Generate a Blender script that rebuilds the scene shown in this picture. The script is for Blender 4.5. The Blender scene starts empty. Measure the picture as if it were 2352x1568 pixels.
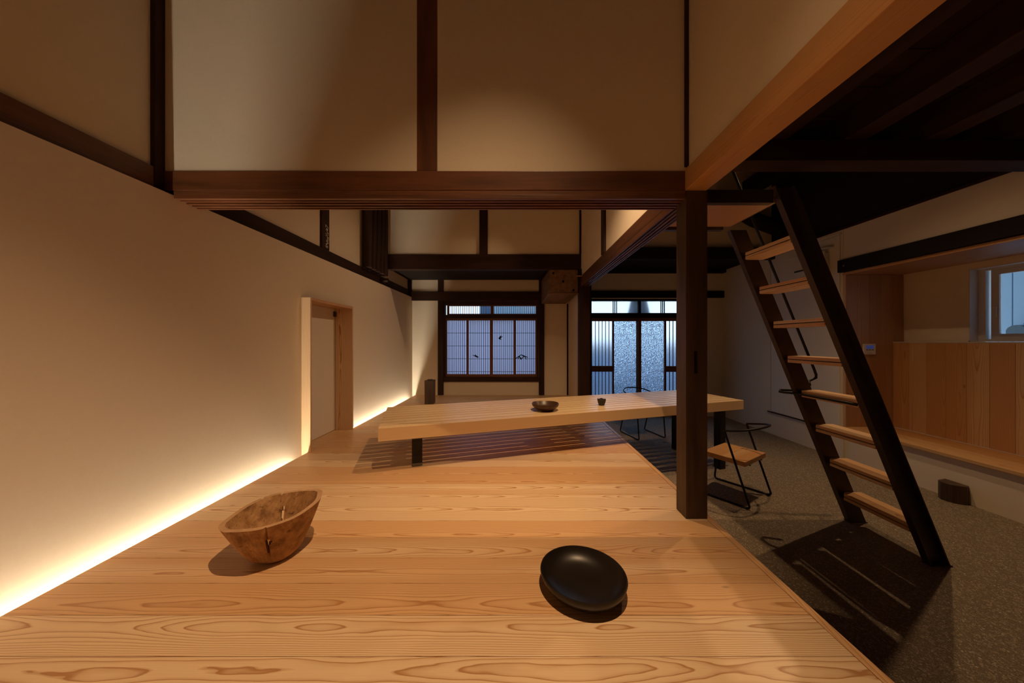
import bpy, bmesh, math, random
from mathutils import Vector, Matrix
random.seed(7)
C = bpy.context.scene
COL = C.collection
PI = math.pi

# ------------------------------------------------------------------ camera
cam_d = bpy.data.cameras.new('camera'); cam = bpy.data.objects.new('camera', cam_d); COL.objects.link(cam)
cam.location = (0, 0, 1.0); cam.rotation_euler = (PI / 2, 0, 0)
cam_d.sensor_width = 36.0; cam_d.lens = 11.0; cam_d.shift_x = -8 / 2352; cam_d.clip_start = 0.02
C.camera = cam

# ------------------------------------------------------------------ world: dusk sky
W = bpy.data.worlds.new('dusk'); C.world = W; W.use_nodes = True
nt = W.node_tree; nt.nodes.clear()
o = nt.nodes.new('ShaderNodeOutputWorld'); bg = nt.nodes.new('ShaderNodeBackground')
tc = nt.nodes.new('ShaderNodeTexCoord'); sx = nt.nodes.new('ShaderNodeSeparateXYZ'); rp = nt.nodes.new('ShaderNodeValToRGB')
rp.color_ramp.elements[0].position = 0.0; rp.color_ramp.elements[0].color = (0.62, 0.80, 1.0, 1)
rp.color_ramp.elements[1].position = 0.9; rp.color_ramp.elements[1].color = (0.16, 0.33, 0.75, 1)
nt.links.new(tc.outputs['Generated'], sx.inputs[0]); nt.links.new(sx.outputs['Z'], rp.inputs[0])
nt.links.new(rp.outputs[0], bg.inputs['Color']); nt.links.new(bg.outputs[0], o.inputs['Surface'])
bg.inputs['Strength'].default_value = 2.2

# ------------------------------------------------------------------ lamps (ceiling spots hidden above the frame)
WARM = (1.0, 0.635, 0.335)
def spot(name, loc, target, power, angle=110, blend=0.7, col=WARM, r=0.02):
    d = bpy.data.lights.new(name, 'SPOT'); d.energy = power; d.color = col
    d.spot_size = math.radians(angle); d.spot_blend = blend; d.shadow_soft_size = r
    ob = bpy.data.objects.new(name, d); COL.objects.link(ob); ob.location = loc
    ob.rotation_euler = (Vector(target) - Vector(loc)).to_track_quat('-Z', 'Y').to_euler()
    return ob
spot('front_spotlight', (0.36, 0.62, 4.2), (-0.46, 0.78, 0), 520, 62, 1.0)
spot('table_spotlight', (0.58, 2.10, 2.95), (0.10, 3.3, 0.0), 190, 94, 1.0, r=0.008)
spot('alcove_spotlight', (0.80, 3.95, 3.10), (-1.95, 3.9, 0.7), 60, 74, 0.9)
spot('stair_spotlight', (3.00, 3.20, 3.05), (2.1, 2.2, -0.4), 95, 98, 0.8)
spot('stool_spotlight', (2.05, 2.45, 3.45), (2.7, 2.3, -0.4), 90, 100, 0.9)
LED_STRENGTH = 138.0
LED_COL = (1.0, 0.85, 0.63, 1)

C.view_settings.view_transform = 'Standard'; C.view_settings.look = 'None'
C.view_settings.gamma = 1.0; C.view_settings.use_curve_mapping = False
C.view_settings.exposure = 0.0
C.cycles.use_denoising = True
C.cycles.max_bounces = 10; C.cycles.diffuse_bounces = 6; C.cycles.transmission_bounces = 8
C.cycles.sample_clamp_indirect = 6.0
C.cycles.caustics_reflective = False

# ------------------------------------------------------------------ node helpers
class NT:
    def __init__(s, name):
        s.m = bpy.data.materials.new(name); s.m.use_nodes = True
        s.t = s.m.node_tree; s.t.nodes.clear()
        s.out = s.t.nodes.new('ShaderNodeOutputMaterial')
    def n(s, typ, **kw):
        nd = s.t.nodes.new(typ)
        for k, v in kw.items(): setattr(nd, k, v)
        return nd
    def l(s, a, b): s.t.links.new(a, b)
    def put(s, sock, v):
        if hasattr(v, 'is_output') or isinstance(v, bpy.types.NodeSocket): s.l(v, sock)
        else: sock.default_value = v
    def math(s, op, a, b=0.0, c=0.0):
        nd = s.n('ShaderNodeMath', operation=op)
        s.put(nd.inputs[0], a); s.put(nd.inputs[1], b)
        if op in ('MULTIPLY_ADD',): s.put(nd.inputs[2], c)
        return nd.outputs[0]
    def vec(s, x, y, z):
        nd = s.n('ShaderNodeCombineXYZ'); s.put(nd.inputs[0], x); s.put(nd.inputs[1], y); s.put(nd.inputs[2], z)
        return nd.outputs[0]
    def noise(s, v, scale=1.0, detail=2.0, rough=0.5):
        nd = s.n('ShaderNodeTexNoise'); s.l(v, nd.inputs['Vector']); nd.inputs['Scale'].default_value = scale
        nd.inputs['Detail'].default_value = detail; nd.inputs['Roughness'].default_value = rough
        return nd.outputs[0]
    def ramp(s, f, stops, interp='LINEAR'):
        nd = s.n('ShaderNodeValToRGB'); s.put(nd.inputs[0], f); cr = nd.color_ramp; cr.interpolation = interp
        while len(cr.elements) < len(stops): cr.elements.new(0.5)
        for e, (p, c) in zip(cr.elements, stops):
            e.position = p; e.color = (*c, 1) if len(c) == 3 else c
        return nd.outputs[0]
    def mix(s, f, a, b, blend='MIX'):
        nd = s.n('ShaderNodeMix', data_type='RGBA', blend_type=blend)
        s.put(nd.inputs[0], f)
        for sock, v in ((nd.inputs[6], a), (nd.inputs[7], b)):
            s.put(sock, (*v, 1) if isinstance(v, tuple) and len(v) == 3 else v)
        return nd.outputs[2]
    def bsdf(s, col, rough=0.5, metal=0.0, bump=None, bstr=0.2, bdist=0.002, spec=0.5, coat=0.0):
        b = s.n('ShaderNodeBsdfPrincipled')
        s.put(b.inputs['Base Color'], (*col, 1) if isinstance(col, tuple) and len(col) == 3 else col)
        s.put(b.inputs['Roughness'], rough); b.inputs['Metallic'].default_value = metal
        b.inputs['Specular IOR Level'].default_value = spec
        b.inputs['Coat Weight'].default_value = coat
        if bump is not None:
            bn = s.n('ShaderNodeBump'); bn.inputs['Strength'].default_value = bstr; bn.inputs['Distance'].default_value = bdist
            s.l(bump, bn.inputs['Height']); s.l(bn.outputs[0], b.inputs['Normal'])
        s.l(b.outputs[0], s.out.inputs['Surface']); return b

_wood = {}
def wood(kind, axis):
    """solid cut timber: growth rings round a wandering heart, running along the given axis"""
    key = (kind, axis)
    if key in _wood: return _wood[key]
    P = dict(
        cedar=dict(early=(.79, .58, .365), late=(.43, .20, .07), red=(.66, .37, .165), dens=165, cs=.92, rough=.40, redamt=.75),
        bench=dict(early=(.70, .44, .21), late=(.44, .20, .07), red=(.58, .28, .09), dens=105, cs=.85, rough=.42, redamt=.8),
        cheek=dict(early=(.50, .29, .15), late=(.30, .135, .055), red=(.40, .19, .08), dens=110, cs=.8, rough=.45, redamt=.6),
        beamnew=dict(early=(.55, .33, .135), late=(.42, .17, .055), red=(.60, .28, .09), dens=170, cs=.5, rough=.5, redamt=.7),
        table=dict(early=(.84, .63, .38), late=(.62, .38, .18), red=(.76, .50, .26), dens=130, cs=.4, rough=.34, redamt=.4),
        red=dict(early=(.17, .066, .026), late=(.095, .03, .012), red=(.16, .05, .018), dens=200, cs=.6, rough=.42, redamt=.5),
        darkred=dict(early=(.085, .034, .015), late=(.04, .015, .007), red=(.11, .036, .013), dens=200, cs=.6, rough=.45, redamt=.5),
        old=dict(early=(.045, .018, .010), late=(.02, .008, .005), red=(.03, .010, .006), dens=150, cs=.6, rough=.62, redamt=.5),
        black=dict(early=(.016, .010, .008), late=(.008, .006, .005), red=(.012, .007, .005), dens=150, cs=.6, rough=.85, redamt=.5),
        post=dict(early=(.115, .066, .034), late=(.045, .022, .011), red=(.06, .028, .013), dens=120, cs=.7, rough=.5, redamt=.6),
        block=dict(early=(.20, .10, .04), late=(.09, .042, .018), red=(.14, .066, .026), dens=90, cs=.6, rough=.7, redamt=.5),
        sash=dict(early=(.20, .075, .025), late=(.11, .038, .014), red=(.15, .05, .02), dens=200, cs=.5, rough=.5, redamt=.5),
    )[kind]
    N = NT('%s_wood_%s' % (kind, axis))
    t = N.n('ShaderNodeTexCoord'); sp = N.n('ShaderNodeSeparateXYZ'); N.l(t.outputs['Object'], sp.inputs[0])
    R = N.n('ShaderNodeObjectInfo').outputs['Random']
    R2 = N.math('FRACT', N.math('MULTIPLY', R, 71.3)); R3 = N.math('FRACT', N.math('MULTIPLY', R, 137.7))
    a, b, c = {'X': (0, 1, 2), 'Y': (1, 0, 2), 'Z': (2, 1, 0)}[axis]
    u = N.math('ADD', sp.outputs[a], N.math('MULTIPLY', R, 37.0))
    v = N.math('ADD', sp.outputs[b], N.math('MULTIPLY', N.math('SUBTRACT', R2, .5), .12))
    w = N.math('ADD', sp.outputs[c], N.math('MULTIPLY_ADD', R3, .06, .02))
    nA = N.noise(N.vec(N.math('MULTIPLY', u, .55), N.math('MULTIPLY', v, 1.5), w), 1.0, 3.0, .42)
    w2 = N.math('ADD', w, N.math('MULTIPLY', N.math('SUBTRACT', nA, .5), .15))
    nB = N.noise(N.vec(N.math('MULTIPLY', u, 4.0), N.math('MULTIPLY', v, 22.), N.math('MULTIPLY', w, 22.)), 1.0, 2.0)
    r = N.math('SQRT', N.math('ADD', N.math('MULTIPLY', v, v), N.math('MULTIPLY', w2, w2)))
    r = N.math('ADD', r, N.math('MULTIPLY', N.math('SUBTRACT', nB, .5), .008))
    s = N.math('MULTIPLY', r, P['dens']); f = N.math('FRACT', s)
    line = N.ramp(f, [(0, (.6,) * 3), (.07, (0,) * 3), (.55, (.07,) * 3), (.84, (.38,) * 3), (.96, (1,) * 3)])
    nC = N.noise(N.vec(N.math('MULTIPLY', u, .5), N.math('MULTIPLY', v, 9.), N.math('MULTIPLY', w, 9.)), 1.0, 2.0)
    redf = N.math('MULTIPLY', N.ramp(N.math('ADD', N.math('MULTIPLY', R2, .55), N.math('MULTIPLY', nC, .6)),
                                     [(.50, (0,) * 3), (.66, (1,) * 3)]), P['redamt'])
    base = N.mix(redf, P['early'], P['red'])
    nD = N.noise(N.vec(N.math('MULTIPLY', u, 6.), N.math('MULTIPLY', v, 350.), N.math('MULTIPLY', w, 350.)), 1.0, 2.0)
    col = N.mix(N.math('MULTIPLY', line, P['cs']), base, P['late'])
    col = N.mix(.22, col, N.mix(nD, (.35, .35, .35), (1., 1., 1.)), 'MULTIPLY')
    # knots: rare small dark eyes
    vo = N.n('ShaderNodeTexVoronoi'); vo.inputs['Scale'].default_value = 1.0
    N.l(N.vec(N.math('MULTIPLY', u, 2.1), N.math('MULTIPLY', v, 6.0), N.math('MULTIPLY', w, 1.5)), vo.inputs['Vector'])
    kn = N.ramp(vo.outputs['Distance'], [(.03, (1,) * 3), (.055, (0,) * 3)])
    col = N.mix(N.math('MULTIPLY', kn, .55), col, tuple(x * .35 for x in P['late']))
    if kind in ('post', 'old', 'block', 'red', 'darkred'):
        nE = N.noise(N.vec(N.math('MULTIPLY', u, 1.5), N.math('MULTIPLY', v, 14.), N.math('MULTIPLY', w, 14.)), 1.0, 4.0, .65)
        col = N.mix(.75, col, N.ramp(nE, [(.3, (.35,) * 3), (.62, (1.15,) * 3)]), 'MULTIPLY')
    N.bsdf(col, P['rough'], spec=.22 if kind in ('old', 'black') else .5, bump=N.math('ADD', line, nD), bstr=.12, bdist=.0008)
    _wood[key] = N.m; return N.m

def plain(name, col, rough=.5, metal=0., spec=.5, nscale=0., namt=0., bstr=0., coat=0.):
    N = NT(name)
    if nscale:
        t = N.n('ShaderNodeTexCoord'); ns = N.noise(t.outputs['Object'], nscale, 4., .6)
        c = N.mix(ns, tuple(x * (1 - namt) for x in col), tuple(min(1, x * (1 + namt)) for x in col))
        N.bsdf(c, rough, metal, bump=ns if bstr else None, bstr=bstr, bdist=.002, spec=spec, coat=coat)
    else: N.bsdf(col, rough, metal, spec=spec, coat=coat)
    return N.m
PLASTER = plain('plaster', (.76, .67, .54), .9, spec=.2, nscale=60, namt=.04, bstr=.06)
WHITEP = plain('white_panel', (.74, .69, .62), .7, spec=.3, nscale=4, namt=.02)
STEEL = plain('black_steel', (.022, .02, .018), .42, .7, nscale=9, namt=.35)
LSTEEL = plain('stringer_steel', (.06, .036, .024), .5, .5, nscale=7, namt=.5)
WORN = plain('worn_steel', (.16, .15, .13), .5, .6, nscale=40, namt=.5)
ALU = plain('window_alloy', (.62, .58, .54), .45)
WHITEPL = plain('white_plastic', (.70, .66, .60), .4)
DARKPL = plain('dark_plastic', (.03, .03, .035), .4)
INK = plain('black_ink', (.006, .006, .007), .8, spec=.1)
PALE = plain('pale_paint', (.85, .80, .70), .7)
VOIDM = plain('dark_hollow', (.004, .003, .002), .9, spec=0)

def mat_doma():
    N = NT('earthen_floor'); t = N.n('ShaderNodeTexCoord'); P = t.outputs['Object']
    vo = N.n('ShaderNodeTexVoronoi'); vo.inputs['Scale'].default_value = 120; N.l(P, vo.inputs['Vector'])
    v2 = N.n('ShaderNodeTexVoronoi'); v2.inputs['Scale'].default_value = 34; N.l(P, v2.inputs['Vector'])
    big = N.noise(P, 1.6, 4., .6); fine = N.noise(P, 220., 3., .7)
    base = N.mix(big, (.19, .145, .095), (.245, .19, .125))
    c = N.mix(N.ramp(vo.outputs['Color'], [(.55, (0,) * 3), (.8, (1,) * 3)]), base, (.40, .33, .23))
    c = N.mix(N.ramp(fine, [(.42, (1,) * 3), (.5, (0,) * 3)]), c, (.085, .062, .042))
    peb = N.math('MULTIPLY', N.ramp(v2.outputs['Distance'], [(.10, (1,) * 3), (.16, (0,) * 3)]),
                 N.ramp(v2.outputs['Color'], [(.60, (0,) * 3), (.62, (1,) * 3)]))
    c = N.mix(peb, c, (.58, .50, .38))
    N.bsdf(c, .75, bump=fine, bstr=.35, bdist=.004, spec=.35); return N.m
DOMA = mat_doma()

def mat_bowl():
    N = NT('weathered_bowl_wood'); t = N.n('ShaderNodeTexCoord'); P = t.outputs['Object']
    n1 = N.noise(P, 14., 6., .7); n2 = N.noise(P, 60., 4., .6); n3 = N.noise(P, 6., 2.)
    w = N.n('ShaderNodeTexWave'); w.inputs['Scale'].default_value = 16; w.inputs['Distortion'].default_value = 9
    w.inputs['Detail'].default_value = 3; N.l(P, w.inputs['Vector'])
    c = N.ramp(n1, [(.32, (.17, .075, .025)), (.5, (.40, .21, .085)), (.68, (.55, .32, .15))])
    c = N.mix(N.math('MULTIPLY', w.outputs['Fac'], .22), c, (.15, .07, .026))
    c = N.mix(N.ramp(n3, [(.55, (0,) * 3), (.75, (.6,) * 3)]), c, (.11, .065, .035))
    c = N.mix(N.ramp(n2, [(.6, (0,) * 3), (.72, (.8,) * 3)]), c, (.045, .022, .01))
    N.bsdf(c, .75, bump=n2, bstr=.6, bdist=.004, spec=.3); return N.m
BOWLW = mat_bowl()
LACQ = plain('charred_lacquer', (.012, .008, .006), .36, spec=.38, nscale=9, namt=.6, bstr=.12)
CERAM = plain('brown_ceramic', (.075, .036, .02), .38, nscale=30, namt=.5, bstr=.25)
CLAYD = plain('dark_clay', (.028, .02, .015), .55, nscale=30, namt=.5, bstr=.3)

def mat_paper():
    N = NT('shoji_paper'); a = N.n('ShaderNodeBsdfTranslucent'); b = N.n('ShaderNodeBsdfDiffuse')
    a.inputs[0].default_value = (.86, .80, .84, 1); b.inputs[0].default_value = (.6, .55, .5, 1)
    m = N.n('ShaderNodeMixShader'); m.inputs[0].default_value = .12
    N.l(a.outputs[0], m.inputs[1]); N.l(b.outputs[0], m.inputs[2]); N.l(m.outputs[0], N.out.inputs[0]); return N.m
PAPER = mat_paper()
def mat_glass(name, rough, bump, col=(1, 1, 1), trans=0.0):
    N = NT(name); t = N.n('ShaderNodeTexCoord')
    g = N.n('ShaderNodeBsdfPrincipled'); g.inputs['Transmission Weight'].default_value = 1
    g.inputs['Roughness'].default_value = rough; g.inputs['IOR'].default_value = 1.45; g.inputs['Base Color'].default_value = (*col, 1)
    if bump:
        v = N.n('ShaderNodeTexVoronoi'); v.feature = 'SMOOTH_F1'; v.inputs['Scale'].default_value = 60
        nz = N.n('ShaderNodeTexNoise'); nz.inputs['Scale'].default_value = 30; N.l(t.outputs['Object'], nz.inputs['Vector'])
        mv = N.n('ShaderNodeMix', data_type='VECTOR'); mv.inputs[0].default_value = .06
        N.l(t.outputs['Object'], mv.inputs[4]); N.l(nz.outputs['Color'], mv.inputs[5]); N.l(mv.outputs[1], v.inputs['Vector'])
        bn = N.n('ShaderNodeBump'); bn.inputs['Strength'].default_value = bump; bn.inputs['Distance'].default_value = .03
        N.l(v.outputs['Distance'], bn.inputs['Height']); N.l(bn.outputs[0], g.inputs['Normal'])
    tr = N.n('ShaderNodeBsdfTranslucent'); tr.inputs[0].default_value = (.8, .85, .9, 1)
    m = N.n('ShaderNodeMixShader'); m.inputs[0].default_value = trans
    N.l(g.outputs[0], m.inputs[1]); N.l(tr.outputs[0], m.inputs[2]); N.l(m.outputs[0], N.out.inputs[0]); return N.m
GLASSP = mat_glass('pebbled_glass', .03, 1.0, col=(.78, .91, 1.0), trans=.07)
GLASSF = mat_glass('frosted_glass', .25, 0, trans=.15)
GLASSC = mat_glass('clear_glass', 0.0, 0)
def emit(name, col, st):
    N = NT(name); e = N.n('ShaderNodeEmission'); e.inputs[0].default_value = col; e.inputs[1].default_value = st
    N.l(e.outputs[0], N.out.inputs[0]); return N.m
LED = emit('led_glow', LED_COL, LED_STRENGTH)
LCD = emit('lcd_blue', (.10, .12, .40, 1), .22)

# ------------------------------------------------------------------ mesh helpers
class MB:
    def __init__(s): s.v = []; s.f = []
    def add(s, vs, fs):
        k = len(s.v); s.v += [tuple(p) for p in vs]; s.f += [tuple(i + k for i in f) for f in fs]; return s
    def box(s, x0, x1, y0, y1, z0, z1):
        return s.hexa([(x0, y0, z0), (x1, y0, z0), (x1, y1, z0), (x0, y1, z0), (x0, y0, z1), (x1, y0, z1), (x1, y1, z1), (x0, y1, z1)])
    def hexa(s, p):
        return s.add(p, [(0, 3, 2, 1), (4, 5, 6, 7), (0, 1, 5, 4), (1, 2, 6, 5), (2, 3, 7, 6), (3, 0, 4, 7)])
    def prism(s, poly, a0, a1, plane='XY'):
        def P(u, v, w): return {'XY': (u, v, w), 'XZ': (u, w, v), 'YZ': (w, u, v)}[plane]
        n = len(poly); A = [P(u, v, a0) for u, v in poly] + [P(u, v, a1) for u, v in poly]
        return s.add(A, [tuple(range(n))[::-1], tuple(range(n, 2 * n))] + [(i, (i + 1) % n, n + (i + 1) % n, n + i) for i in range(n)])
    def tube(s, path, r, seg=10, closed=False):
        P = [Vector(p) for p in path]; n = len(P); rings = []
        T = []
        for i in range(n):
            if closed: d = P[(i + 1) % n] - P[i - 1]
            else: d = P[min(i + 1, n - 1)] - P[max(i - 1, 0)]
            T.append(d.normalized())
        up = Vector((0, 0, 1)) if abs(T[0].z) < .9 else Vector((1, 0, 0))
        N_ = (up - T[0] * up.dot(T[0])).normalized()
        base = len(s.v)
        for i in range(n):
            N_ = (N_ - T[i] * N_.dot(T[i])).normalized(); B = T[i].cross(N_)
            for k in range(seg):
                a = 2 * PI * k / seg; s.v.append(tuple(P[i] + (N_ * math.cos(a) + B * math.sin(a)) * r))
        m = n if closed else n - 1
        for i in range(m):
            j = (i + 1) % n
            for k in range(seg):
                k2 = (k + 1) % seg
                s.f.append((base + i * seg + k, base + i * seg + k2, base + j * seg + k2, base + j * seg + k))
        if not closed:
            s.f.append(tuple(base + k for k in range(seg))[::-1]); s.f.append(tuple(base + (n - 1) * seg + k for k in range(seg)))
        return s
    def wall_holes(s, u0, u1, v0, v1, w0, w1, holes, plane):
        """slab in plane 'XZ' or 'YZ' (thickness w0..w1) minus rectangular holes (ua,ub,va,vb)"""
        us = sorted(set([u0, u1] + [h[0] for h in holes] + [h[1] for h in holes]))
        for a, b in zip(us[:-1], us[1:]):
            m = (a + b) / 2; hs = sorted([(h[2], h[3]) for h in holes if h[0] < m < h[1]]); z = v0
            for (p, q) in hs + [(v1, v1)]:
                if p > z + 1e-6:
                    if plane == 'XZ': s.box(a, b, w0, w1, z, p)
                    else: s.box(w0, w1, a, b, z, p)
                z = max(z, q)
        return s
    def build(s, name, mat, parent=None, loc=(0, 0, 0), bevel=0, smooth=False, recentre=True):
        me = bpy.data.meshes.new(name)
        if recentre and loc == (0, 0, 0) and s.v:
            xs = list(zip(*s.v)); c = Vector([(min(a) + max(a)) / 2 for a in xs])
            s.v = [tuple(Vector(p) - c) for p in s.v]; loc = tuple(c)
        me.from_pydata(s.v, [], s.f); me.update()
        bm = bmesh.new(); bm.from_mesh(me); bmesh.ops.recalc_face_normals(bm, faces=bm.faces); bm.to_mesh(me); bm.free()
        if smooth:
            for p in me.polygons: p.use_smooth = True
            try: me.set_sharp_from_angle(angle=math.radians(40))
            except Exception: pass
        me.materials.append(mat)
        ob = bpy.data.objects.new(name, me); COL.objects.link(ob); ob.location = loc
        if parent is not None:
            ob.parent = parent
            ob.location = parent_inv(parent) @ Vector(loc)
            if parent.rotation_euler.z and not getattr(s, 'local', False): ob.rotation_euler.z = -world_rot(parent)
        if bevel:
            md = ob.modifiers.new('bevel', 'BEVEL'); md.width = bevel; md.segments = 2; md.limit_method = 'ANGLE'
        return ob
def world_mat(o):
    m = Matrix.Translation(o.location) @ o.rotation_euler.to_matrix().to_4x4()
    return world_mat(o.parent) @ m if o.parent else m
def world_rot(o): return o.rotation_euler.z + (world_rot(o.parent) if o.parent else 0)
def parent_inv(o): return world_mat(o).inverted()
def B(*a): return MB().box(*a)
def tag(o, label=None, cat=None, group=None, kind=None):
    if label: o['label'] = label
    if cat: o['category'] = cat
    if group: o['group'] = group
    if kind: o['kind'] = kind
    return o
def thing(name, loc, label, cat, group=None, kind=None):
    o = bpy.data.objects.new(name, None); COL.objects.link(o); o.location = loc; o.empty_display_size = .1
    return tag(o, label, cat, group, kind)
def inst(src, name, loc, parent, rot=None):
    o = bpy.data.objects.new(name, src.data); COL.objects.link(o); o.parent = parent
    o.location = parent_inv(parent) @ Vector(loc) if parent else loc
    for md in src.modifiers:
        if md.type == 'BEVEL':
            m2 = o.modifiers.new('bevel', 'BEVEL'); m2.width = md.width; m2.segments = md.segments; m2.limit_method = 'ANGLE'
    return o

# ================================================================== SETTING
XF = -1.875       # raised floor's left edge (light slot beyond)
XW = -1.930       # lower left wall
XU = -2.010       # upper left wall
YF = 1.763        # face of the cross beam
YB = 5.85         # back wall
YR = -2.6         # rear wall behind the camera
ZC = 4.6          # ceiling
ZD = -0.40        # earthen floor
XR = 3.88         # right wall
E1 = 1.077        # boards end

# floor
fl = B(XF, E1, YR, YB, ZD, -.032).build('floor', wood('old', 'X')); tag(fl, 'raised plank floor of pale cedar boards', 'floor', kind='structure')
y = YR; pl0 = None; PW = .1505
y_first = .994 - PW * math.floor((.994 - YR) / PW)
yy = y_first; k = 0
door_y0, door_y1 = 2.842, 3.55
while yy < YB - .001:
    y1 = min(yy + PW, YB)
    if y1 - yy > .149:
        if pl0 is None:
            pl0 = B(XF, E1, yy + .0007, y1 - .0007, -.03, 0).build('plank', wood('cedar', 'X'), fl, bevel=.0012)
        else:
            inst(pl0, 'plank', ((XF + E1) / 2, (yy + y1) / 2, -.015), fl)
    else:
        B(XF, E1, yy + .0007, y1, -.03, 0).build('plank', wood('cedar', 'X'), fl, bevel=.0012)
    yy = y1
# kerb along the edge of the raised floor
B(1.079, 1.112, YR, YB - .01, -.06, .001).build('edge_board', wood('cedar', 'Y'), fl, bevel=.002)
B(1.078, 1.108, YR, YB - .01, ZD, -.06).build('riser_board', wood('old', 'Y'), fl)
B(-2.046, XF, door_y0 + .0, door_y1, -.03, 0).build('threshold', wood('cedar', 'X'), fl)
B(-2.1, XF, YR, YB, -.30, -.14).build('slot_floor', PLASTER, fl)

d = B(1.11, 4.7, YR, 6.2, ZD - .1, ZD).build('floor', DOMA); tag(d, 'speckled brown earthen floor beyond the raised boards', 'floor', kind='structure')

# left wall with the low door opening
w = MB()
w.wall_holes(YR, YB, -.3, 1.825, -2.1, XW, [(door_y0 - .0205, door_y1 + .0225, -.3, 1.399)], 'YZ')
w.box(-2.2, XU, YR, YB, 1.825, ZC)
w.box(-2.25, -2.10, YR, YB, -.3, 1.825)
w = w.build('wall_left', PLASTER); tag(w, kind='structure')
# glow strip in the slot
led = thing('led_strip', (-1.90, 1.5, -.136), 'warm glowing light strip hidden in the slot at the foot of the left wall', 'light strip')
B(-1.920, -1.893, YR + .1, door_y0 - .17, -.136, -.130).build('tape', LED, led)
B(-1.920, -1.893, door_y1 + .06, YB - .22, -.136, -.130).build('tape', LED, led)

# rear, ceiling
tag(B(-2.2, 4.7, YR - .1, YR, ZD, ZC).build('wall_rear', PLASTER), kind='structure')
tag(B(-2.2, 4.8, YR - .1, 6.1, ZC, ZC + .1).build('ceiling', wood('old', 'X')), kind='structure')

# middle wall above the cross beam
tag(B(-2.0, .985, YF + .008, 1.875, 1.94, ZC).build('wall_middle', PLASTER), kind='structure')
# gallery wall above the pale beam, and its continuation above the side beam
tag(B(.972, 1.07, YR, YF + .022, 1.95, ZC).build('wall_gallery', PLASTER), kind='structure')
tag(B(.978, 1.06, 1.875, 4.66, 1.93, ZC).build('wall_side', PLASTER), kind='structure')
# partition above the alcove, and above the entrance
tag(B(-2.0, .98, 4.69, 4.78, 2.20, ZC).build('wall_alcove', PLASTER), kind='structure')
tag(B(1.06, XR, 4.74, 4.82, 2.30, ZC).build('wall_entrance', PLASTER), kind='structure')
tag(B(.985, 1.06, 4.78, YB, -.02, 2.16).build('wall_alcove_side', PLASTER), kind='structure')
tag(B(-2.0, 1.06, 4.78, YB + .1, 2.15, 2.2).build('ceiling', wood('black', 'X')), kind='structure')
tag(B(1.06, XR, 4.82, YB + .1, 2.34, 2.4).build('ceiling', wood('black', 'X')), kind='structure')

F = 719.0
def bx(px): return (px - 1184) / F * YB
def bz(py): return 1 + (784 - py) / F * YB
# back wall: window and entrance openings
WX0, WX1 = bx(1019.5), bx(1237); WZ0, WZ1 = bz(876), bz(691)
DX0, DX1 = bx(1357), bx(1583); DZ1 = bz(686)
w = MB().wall_holes(-2.1, 4.0, ZD - .02, ZC, YB, YB + .11, [(WX0, WX1, WZ0, WZ1), (DX0, DX1, ZD - .02, DZ1)], 'XZ')
tag(w.build('wall_back', PLASTER), kind='structure')

# right wall
tag(B(XR, XR + .1, 3.706, 5.95, ZD, 2.33).build('wall_right', PLASTER), kind='structure')           # white end part
tag(B(3.90, 4.0, YR, 3.705, ZD, -.036).build('wall_right', PLASTER), kind='structure')                # under the bench
tag(B(XR + .004, 4.7, YR, 3.705, 1.90, 2.33).build('wall_right', PLASTER), kind='structure')          # over the alcove
w = MB().wall_holes(YR, 3.705, -.036, 1.90, 4.572, 4.75, [(2.20, 3.156, .99, 1.725)], 'YZ')
tag(w.build('wall_right', PLASTER), kind='structure')                                                # alcove back
tag(B(3.98, 4.75, 3.706, 3.80, ZD, 2.33).build('wall_right', PLASTER), kind='structure')
tag(B(XR + .02, 4.0, YR, 5.95, 2.33, ZC).build('wall_upper_right', wood('black', 'Y')), kind='structure')
tag(B(XR - .015, XR + .02, YR, 5.9, 2.325, 2.35).build('trim_1', wood('old', 'Y')), kind='structure')

# white flush cupboard door in the right wall
cu = thing('cupboard_door', (XR, 4.2, -.06), 'tall white flush cupboard door in right wall behind the ladder', 'cupboard')
B(XR - .012, XR - .001, 3.735, 4.735, -.055, 2.27).build('door_leaf', WHITEP, cu, bevel=.002)
B(XR - .014, XR - .001, 4.739, 4.748, -.06, 2.29).build('edge_strip', plain('strip_cream', (.66, .56, .34), .6), cu)
B(XR - .02, XR - .001, 3.72, 4.80, -.072, -.060).build('bottom_track', wood('old', 'Y'), cu)
B(XR - .016, XR - .001, 3.72, 4.748, 2.275, 2.30).build('top_rail', WHITEP, cu)
# white box high on the wall
bo = thing('breaker_box', (XR, 4.05, 1.78), 'small white electrical box high on right wall beside the ladder', 'electrical box')
B(3.80, XR - .013, 3.86, 4.30, 1.80, 2.10).build('case', WHITEPL, bo, bevel=.008)
B(3.79, 3.80, 3.84, 3.93, 1.79, 2.11).build('side_cover', WHITEPL, bo, bevel=.004)
B(3.795, 3.80, 4.10, 4.26, 1.93, 1.95).build('label_strip', DARKPL, bo)
B(3.80, XR - .013, 3.80, 4.36, 2.14, 2.155).build('hood', WHITEPL, bo, bevel=.003)

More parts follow.
